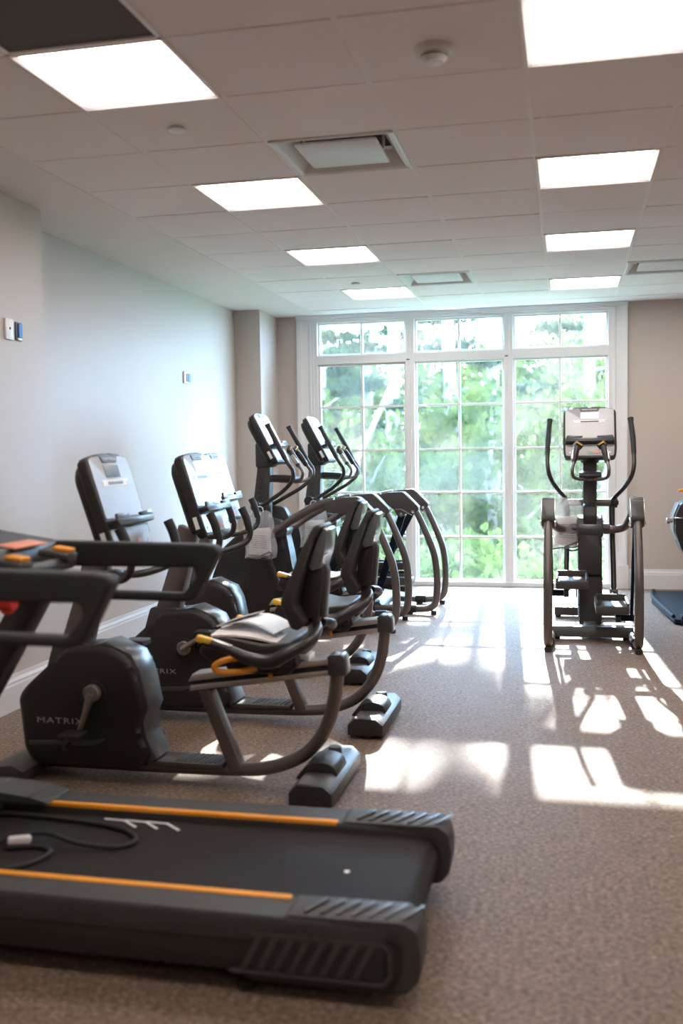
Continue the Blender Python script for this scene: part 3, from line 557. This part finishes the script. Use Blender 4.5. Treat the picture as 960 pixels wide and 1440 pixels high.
# ---------------------------------------------------------------- treadmill (faces -x), rear end at x=-.36
def make_treadmill():
    root = empty('treadmill', (-1.2, 2.77, 0)); X = lambda x: x+1.2; yN, yF = 2.385-2.77, 3.17-2.77; bn, bf = 2.515-2.77, 3.035-2.77
    part('deck_frame', BLACK, root, bx(X(-2.3), X(-.42), bn-.06, bf+.06, .07, .19, .01))
    pr = [(X(-2.35),.075),(X(-.8),.075),(X(-.78),.055),(X(-.41),.055),(X(-.375),.075),(X(-.362),.12),(X(-.365),.19),(X(-.39),.222),(X(-.8),.222),(X(-2.35),.222)]
    for s, a, b in (('n', yN, bn-.005), ('f', bf+.005, yF)):
        sr = part('side_rail', DECK, root, prism([(X(-2.35),.15),(X(-.44),.15),(X(-.44),.222),(X(-.72),.226),(X(-2.35),.226)], a, b, .014, .0))
        yo = a if s == 'n' else b; k = 1 if s == 'n' else -1
        part('side_skirt', BLACK, root, prism([(X(-2.35),.07),(X(-.84),.07),(X(-.80),.045),(X(-.43),.045),(X(-.385),.07),(X(-.372),.12),(X(-.378),.19),(X(-2.35),.19)], min(yo+k*.008, yo+k*.05), max(yo+k*.008, yo+k*.05), .006, .004))
        cap = part('end_cap', DECK, root, prism([(X(-.74),.205),(X(-.70),.232),(X(-.40),.236),(X(-.366),.214),(X(-.356),.15),(X(-.362),.09),(X(-.39),.055),(X(-.43),.05),(X(-.405),.1),(X(-.40),.17),(X(-.43),.19),(X(-.7),.195)], a+.002, b-.002, .012, .01, seg=3))
        rib = []
        for i in range(7):
            x = X(-.66)+i*.042; rib.append(bar((x, a+.02, .237), (x+.045, b-.02, .238), .011, .005, .002))
        part('grip_ribs', GLOSS, cap, *rib)
        # louvred outer panel
        yy = yo-k*.002
        lv = part('louvre_panel', CHAR, root, *[prism([(X(-.83+i*.042),.078),(X(-.812+i*.042),.078),(X(-.765+i*.042),.168),(X(-.783+i*.042),.168)], min(yy, yy+k*.02), max(yy, yy+k*.02), .002) for i in range(8)],
                  prism([(X(-.86),.066),(X(-.45),.066),(X(-.43),.09),(X(-.43),.16),(X(-.45),.178),(X(-.8),.178),(X(-.8),.17),(X(-.455),.17),(X(-.44),.155),(X(-.44),.095),(X(-.46),.075),(X(-.86),.075)], min(yy, yy+k*.02), max(yy, yy+k*.02), .002))
        part('louvre_gap_shade', DARK, root, bx(X(-.80), X(-.45), min(yy+k*.004, yy+k*.012), max(yy+k*.004, yy+k*.012), .08, .168, .001))  # dark backing strip paints the shade into the gaps between the louvres
        yi = b if s == 'n' else a
        part('orange_stripe', ORANGE, root, bx(X(-2.3), X(-.72), min(yi, yi-k*.024), max(yi, yi-k*.024), .215, .2305, .003))
        part('levelling_foot', RUBBER, root, cyl((X(-.83), yo+k*.06, .011), .026, .022, 'z', 16), cyl((X(-.83), yo+k*.06, .045), .011, .06, 'z', 12))
    bp = [(X(-2.25),.2),(X(-.47),.2),(X(-.425),.193),(X(-.395),.165),(X(-.392),.13),(X(-.41),.1),(X(-.45),.085),(X(-2.25),.085)]
    be = part('running_belt', BELT, root, prism(bp, bn, bf, 0, .01))
    mk = []
    for i in range(3):
        x = X(-1.51+i*.075); y = 3.005-2.77
        mk += [bar((x, y, .2008), (x+.075, y-.004, .2008), .008, .0012, 0), bar((x+.07, y, .2008), (x+.135, y-.052, .2008), .009, .0012, 0)]
    part('belt_mark', WHITE, be, *mk); part('belt_spot', ALU, be, cyl((X(-.623), -.026, .2008), .009, .0015, 'z', 12), box((X(-.463), -.232, .2012), (.03,.012,.0015), .0005, (0,0,.5)))
    part('motor_shroud', CHAR, root, prism([(X(-2.95),.04),(X(-2.95),.16),(X(-2.85),.27),(X(-2.3),.29),(X(-1.98),.255),(X(-1.9),.23),(X(-1.9),.2),(X(-2.3),.07)], yN+.01, yF-.01, .02, .03),
         prism([(X(-2.3),.24),(X(-1.95),.262),(X(-1.80),.25),(X(-1.72),.232),(X(-1.76),.222),(X(-2.3),.222)], yF-.15, yF-.0, .012, .01), prism([(X(-2.3),.24),(X(-1.95),.262),(X(-1.80),.25),(X(-1.72),.232),(X(-1.76),.222),(X(-2.3),.222)], yN, yN+.13, .012, .01))
    for s in (-1, 1): part('transport_wheel', RUBBER, root, cyl((X(-2.85), s*.3, .04), .04, .04, 'y', 18))
    for s, y in ((-1, 2.35-2.77), (1, 3.15-2.77)):
        hr = part('handrail', RUBBER, root, prism([(X(-2.0),1.035),(X(-1.22),1.035),(X(-1.21),1.0),(X(-1.26),.945),(X(-2.0),.955),(X(-2.0),.925),(X(-1.25),.918),(X(-1.215),.93),(X(-1.13),1.085),(X(-1.14),1.105),(X(-1.18),1.112),(X(-2.0),1.125)], y-.032, y+.032, .022, .012, seg=3))
        part('upright', TUBED, root, bar((X(-2.32),y,.12), (X(-1.78),y,1.0), .09, .11, .02))
    cy = 0
    cs = part('console', BLACK, root, prism([(X(-2.02),.98),(X(-1.78),.98),(X(-1.70),1.05),(X(-1.72),1.125),(X(-1.95),1.16),(X(-2.12),1.6),(X(-2.2),1.62),(X(-2.22),1.55),(X(-2.1),1.1)], yN+.02, yF-.02, .02, .02))
    part('display', SCREEN, cs, bar((X(-1.957),0,1.2), (X(-2.08),0,1.53), .56, .012, .004))
    part('crossbar', BLACK, root, tube([(X(-1.78),-.38,1.06),(X(-1.64),-.3,1.06),(X(-1.6),-.1,1.065),(X(-1.6),.1,1.065),(X(-1.64),.3,1.06),(X(-1.78),.38,1.06)], .022, 12, 5))
    for yy in (-.1, .18):
        tg = part('speed_toggle', CHAR, root, box((X(-1.62), yy, 1.095), (.11,.075,.025), .01, (0,.15,0)))
        part('toggle_pad', ORANGE, tg, box((X(-1.60), yy-.0, 1.112), (.06,.05,.012), .004, (0,.15,0)))
    part('control_label', mat('coral_key', (0,0,0)), cs, box((X(-1.735), .16, 1.128), (.07,.2,.006), .002, (0,.15,0)))
    part('stop_key', RED, root, cyl((X(-1.70), .0, .965), .032, .05, 'x', 20), box((X(-1.70),.0,.94), (.03,.03,.03), .006))
    return root
o = make_treadmill(); tag(o, 'black treadmill with orange stripes along its deck, filling the foreground', 'treadmill')

# power cord lying on the treadmill belt
cord = empty('power_cord', (-1.75, 2.75, .2)); tag(cord, 'looped black power cord with a pale plug lying on the treadmill belt', 'power cord')
q = lambda x, y, z=.008: (x+1.75, y-2.75, z)
part('cable', RUBBER, cord, tube([q(-1.69,2.70,.012),q(-1.60,2.73),q(-1.54,2.70),q(-1.55,2.62),q(-1.62,2.555),q(-1.72,2.56),q(-1.78,2.62),q(-1.76,2.70),q(-1.68,2.77,.02),q(-1.6,2.79,.026),q(-1.48,2.75,.02),q(-1.36,2.77),q(-1.32,2.83),q(-1.38,2.90),q(-1.5,2.94),q(-1.65,2.96),q(-1.8,2.97),q(-1.95,2.96)], .0075, 8, 6))
part('plug', PAPER, cord, box(q(-1.665,2.735,.022), (.07,.028,.026), .008, (0,0,.45)))

# booklets on the nearest bike seat
bk = empty('booklet', (-1.29, 4.0, .655)); tag(bk, 'white instruction booklets heaped on the nearest bike seat', 'booklet')
def sheet(x0, x1, y0, y1, z, tilt, curl, th=.004):
    v = []; fc = []; n = 8
    for l in (0, 1):
        for i in range(n+1):
            for j in range(3):
                a = i/n; v.append((x0+(x1-x0)*a, y0+(y1-y0)*j/2, z+tilt*a+curl*math.sin(a*PI)+l*th))
    m_ = (n+1)*3
    for i in range(n):
        for j in range(2):
            a = i*3+j; fc += [(a, a+1, a+4, a+3), (m_+a, m_+a+3, m_+a+4, m_+a+1)]
    for i in range(n): fc += [(i*3, i*3+3, m_+i*3+3, m_+i*3), (i*3+2, m_+i*3+2, m_+i*3+5, i*3+5)]
    fc += [(0, m_, m_+1, 1), (1, m_+1, m_+2, 2), (n*3, n*3+1, m_+n*3+1, m_+n*3), (n*3+1, n*3+2, m_+n*3+2, m_+n*3+1)]
    return v, fc
part('booklet_stack', PAPER, bk, xf(sheet(-.15, .13, -.17, .05, .012, -.03, .012, .008), Matrix.Rotation(.1, 4, 'Z')))
part('open_booklet', WHITE, bk, xf(sheet(-.12, .12, -.08, .14, .03, -.02, .035, .006), Matrix.Rotation(-.12, 4, 'Z')), xf(sheet(-.13, -.02, -.1, .1, .03, .045, .0, .005), Matrix.Rotation(-.3, 4, 'Z')))
bk2 = part('packing_film', WHITE, None, sheet(-.06, .08, -.05, .05, 0, .012, .012, .02)); bk2.location = (-1.13, 4.02, .535); tag(bk2, 'small folded white packing film behind the nearest seat, on its rail', 'packing film')

# ---------------------------------------------------------------- plastic bags of manuals on the ellipticals
def make_bag():
    root = empty('plastic_bag', (0,0,0))
    v = []; fc = []; nx, nz = 10, 12; rnd = random.Random(3)
    for sd in (-1, 1):
        for i in range(nz+1):
            for j in range(nx+1):
                a = j/nx*2-1; b = i/nz; wd = .13*(1-.35*max(0, b-.6)/.4); t = .035*(1-a*a)**.5*(1-.75*b*b)+.002
                v.append((a*wd+.01*math.sin(b*9), sd*t+rnd.uniform(-.0025, .0025), -.38+b*.38+.008*math.sin(a*7+b*4)))
    m_ = (nx+1)*(nz+1)
    for s in (0, 1):
        for i in range(nz):
            for j in range(nx): k = s*m_+i*(nx+1)+j; fc.append((k, k+1, k+nx+2, k+nx+1))
    part('film', FILM, root, (v, fc), smooth=180)
    part('manual', PAPER, root, box((0,0,-.25), (.17,.012,.21), .002, (0,.08,0)), box((.01,.014,-.24), (.15,.008,.2), .002, (0,-.06,0)))
    part('printed_lines', CHAR, root, *[box((0,-.0068,-.2-.016*i), (.11,.001,.003), 0, (0,.08,0)) for i in range(7)])
    part('coiled_cord', RUBBER, root, tube([(-.11,0,-.385),(-.04,.02,-.375),(.05,.02,-.37),(.09,.0,-.355),(.08,-.02,-.33),(.04,-.02,-.345),(-.02,-.02,-.375),(.04,0,-.395),(.09,.01,-.38),(.1,0,-.34)], .006, 8, 5))
    part('tie', TRIMM, root, tube([(-.03,0,-.01),(-.02,0,.03),(.02,0,.03),(.03,0,-.01)], .004, 6, 4))
    return root
g0 = make_bag()
for i, (x, y, z, rz, lb) in enumerate(((-2.41, 7.64, .955, .1, 'plastic bag of manuals hanging from the nearer left elliptical'), (-2.2, 8.57, .955, .15, 'plastic bag of manuals hanging from the left elliptical by the windows'), (-.005, 8.02, 1.03, 0, 'clear plastic bag of manuals and cord hanging on the lone right elliptical'))):
    o = g0 if i == 0 else copy_tree(g0); o.location = (x, y, z); o.rotation_euler = (0, 0, rz); o.scale = (1,1,1) if i < 2 else (1.05,1.05,1.05); tag(o, lb, 'plastic bag', 'manual bags on the ellipticals')

# ---------------------------------------------------------------- machine at the right edge
sg = empty('strength_machine', (1.3, 9.0, 0)); tag(sg, 'navy floor platform and black machine cut off by the right edge', 'strength machine')
part('floor_platform', NAVY, sg, prism([(-.5,.9),(-.55,.4),(-.47,-.72),(-.4,-.78),(.5,-.78),(.5,.9)], .005, .05, .012, .02, plane='xy'))
part('platform_lip', NAVY, sg, tube([(-.5,.88,.055),(-.54,.4,.06),(-.47,-.68,.06)], .016, 8, 4), bx(-.42, .5, -.8, -.7, .02, .085, .01))
part('column', CHAR, sg, bx(-.1, .12, .1, .4, .03, 2.0, .02)); part('cross_arm', CHAR, sg, bar((-.28,-.1,.86), (.1,.2,.86), .08, .08, .01))
hb = part('weight_housing', BLACK, sg, prism([(-.36,.55),(-.41,.7),(-.41,.83),(-.37,.93),(-.3,.98),(.1,.98),(.1,.42),(-.27,.42)], -.15, .15, .03, .02))
part('cover_panel', SHELL, hb, prism([(-.385,.62),(-.42,.7),(-.42,.84),(-.38,.94),(-.365,.9),(-.385,.83)], -.13, .13, .004)); part('pull_pin', CHROME, hb, cyl((-.42,-.1,.79), .016, .09, 'x', 14), cyl((-.46,-.1,.79), .026, .03, 'x', 14), bx(-.44, -.2, -.17, -.13, .81, .822, .002))
part('orange_handle', ORANGE, sg, tube([(-.37,-.05,1.045),(-.3,-.05,1.055),(-.2,-.05,1.05)], .013, 10, 4), cyl((-.25,-.05,1.0), .01, .1, 'z', 10))

# ---------------------------------------------------------------- outside
GZ = -2.6
o = struct('lawn', GRASS, bx(-60, 60, W+.6, 90, GZ-.2, GZ, 0), smooth=0)
def leaf_cloud(blobs, n, size, seed):
    rnd = random.Random(seed); v = []; fc = []
    tot = sum(b[3]**2 for b in blobs)
    for (x, y, z, rr, sq) in blobs:
        for _ in range(int(n*rr*rr/tot)):
            d = Vector((rnd.gauss(0,1), rnd.gauss(0,1), rnd.gauss(0,1))).normalized()*rr*rnd.uniform(.45, 1.05)
            c = Vector((x, y, z))+Vector((d.x, d.y, d.z*sq)); s = size*rnd.uniform(.6, 1.3)
            e = Euler((rnd.uniform(0,6.3), rnd.uniform(0,6.3), rnd.uniform(0,6.3))).to_matrix()
            k = len(v)
            for p in ((-.5,0,0),(0,-.32,.06),(.5,0,0),(0,.32,.06)): v.append(tuple(c+e @ (Vector(p)*s)))
            fc.append((k, k+1, k+2, k+3))
    return v, fc
def make_tree(kind, seed):
    rnd = random.Random(seed); root = empty('tree', (0,0,0))
    if kind == 'round':
        bl = [(rnd.uniform(-1.3,1.3), rnd.uniform(-1.1,1.1), rnd.uniform(1.4,5.2), rnd.uniform(.6,1.1), .8) for _ in range(15)]
        lm = LEAF2; tr = [tube([(0,0,0),(.06,.0,1.6),(-.05,.05,3.2),(.1,0,4.8)], [.16,.12,.09,.04], 10, 4)]+[tube([(0,0,1.2+.5*i),(rnd.uniform(-.6,.6),rnd.uniform(-.6,.6),2+.5*i),(rnd.uniform(-1.1,1.1),rnd.uniform(-1,1),2.7+.5*i)], [.06,.04,.015], 7, 3) for i in range(5)]
        nn, ss = 2600, .2
    elif kind == 'shrub':
        bl = [(rnd.uniform(-1.4,1.4), rnd.uniform(-.9,.9), rnd.uniform(.5,2.0), rnd.uniform(.6,.9), .8) for _ in range(10)]
        lm = LEAF1; tr = [tube([(0,0,0),(rnd.uniform(-.3,.3),0,.8),(rnd.uniform(-.8,.8),rnd.uniform(-.4,.4),1.7)], [.05,.035,.012], 7, 3) for i in range(5)]; nn, ss = 1900, .17
    else:  # pine: tall bare trunk with layered tufts
        bl = []; tr = [tube([(0,0,0),(.1,0,4),(.0,0,8),(.12,0,14)], [.2,.17,.14,.05], 10, 4)]
        for i in range(16 if seed < 33 else 12):
            z = 4.4+i*.55 if seed < 33 else 10.15+i*.03; a = rnd.uniform(0, 6.3); L = rnd.uniform(1.0, 2.3)*(1-i*.03)  # last variant: narrow branch band above view, shaped to shade the floor
            ex, ey = math.cos(a)*L, math.sin(a)*L*(1 if seed < 33 else .12); tr.append(tube([(0,0,z),(ex*.5,ey*.5,z+.15),(ex,ey,z+.05)], [.05,.03,.012], 7, 3))
            for t in (.5, .8, 1.0): bl.append((ex*t, ey*t, z+.1, .42, .35))
        lm = LEAF3; nn, ss = 3000, .2
    part('trunk', BARK, root, *tr); part('foliage', lm, root, leaf_cloud(bl, nn, ss, seed), smooth=0)
    return root
protos = {k: [make_tree(k, s) for s in ss] for k, ss in (('round', (11, 12, 13)), ('shrub', (21, 22)), ('pine', (31, 32, 33)))}
usedp = set()
def plant(kind, v, x, y, sc, rz, lb, cat='tree', grp='trees beyond the windows'):
    p0 = protos[kind][v]; o = p0 if (kind, v) not in usedp else copy_tree(p0); usedp.add((kind, v))
    o.location = (x, y, GZ); o.scale = (sc, sc, sc); o.rotation_euler = (0, 0, rz); tag(o, lb, cat, grp); return o
WHERE = ['left window', 'middle window', 'right window']
# x positions at a given depth seen through the openings
rng = random.Random(5)
for i in range(9):      # shrubs close to the window, low
    x = -5.3+i*.78; plant('shrub', i % 2, x, 15.5+rng.uniform(-1, 1), rng.uniform(.8, 1.1), rng.uniform(0, 6), 'bright yellow green bush low outside the %s, bush %s from the left' % (WHERE[min(2, i//3)], ['first','second','third'][i % 3]), 'bush', 'bushes outside the windows')
for i in range(10):      # round trees behind
    x = -8.2+i*1.15+rng.uniform(-.3, .3); plant('round', i % 3, x, 19.5+(i % 2)*4.2+rng.uniform(-.4, .4), rng.uniform(.85, 1.1), rng.uniform(0, 6), 'leafy mid green tree in the nearer rank outside, tree %s from the left' % ['one','two','three','four','five','six','seven','eight','nine','ten'][i])
for i in range(12):
    x = -12+i*1.75+rng.uniform(-.5, .5); plant('round', (i+1) % 3, x, 28+(i % 3)*5+rng.uniform(-.4, .4), rng.uniform(1.2, 1.5), rng.uniform(0, 6), 'pale distant leafy tree in the far rank outside, tree %s from the left' % ['one','two','three','four','five','six','seven','eight','nine','ten','eleven','twelve'][i])
for i, (x, y, v, lb) in enumerate(((-6.0, 24, 0, 'tall pine trunk seen in the left pane of the left window'), (-5.2, 26, 1, 'tall pine just right of the leftmost pine trunk'), (-3.9, 23, 0, 'tall pine beside the left mullion outside'), (-1.75, 25, 1, 'tall thin pine outside the middle window'), (.55, 27, 0, 'tall pine outside the right window'), (-2.75, 23.6, 2, 'tall pine added to shade the floor from above view, bare trunk near the left edge of the middle window'))):
    plant('pine', v, x, y, 1.0, i*1.3 if v < 2 else 0, lb)
lt = part('leaning_trunk', mat('pale_bark', (.11,.105,.09), .8, var=(6,.15)), None, tube([(-5.2,17.5,GZ),(-4.2,17.6,0.2),(-3.1,17.8,2.6),(-2.4,18,4.6)], [.06,.05,.045,.03], 10, 4)); tag(lt, 'pale slender trunk leaning right outside the left window', 'tree trunk')
# neighbouring building glimpsed behind the trees, right window
bd = empty('neighbour_building', (1.3, 42, GZ)); tag(bd, 'pale grey building tower glimpsed between trees at the right window', 'building')
wl = part('wall', FACADE, bd, bx(-1.3, .1, 0, 5, 0, 13, .02)); part('roof_ledge', TRIMM, bd, bx(-1.5, .3, -.2, 5.2, 7.4, 7.8, .02), bx(-1.5, .3, -.2, 5.2, 9.6, 9.9, .02))
for z in (4.6, 8.2): part('window', SCREEN, wl, bx(-1.0, -.2, -.03, .05, z, z+1.1, .01))
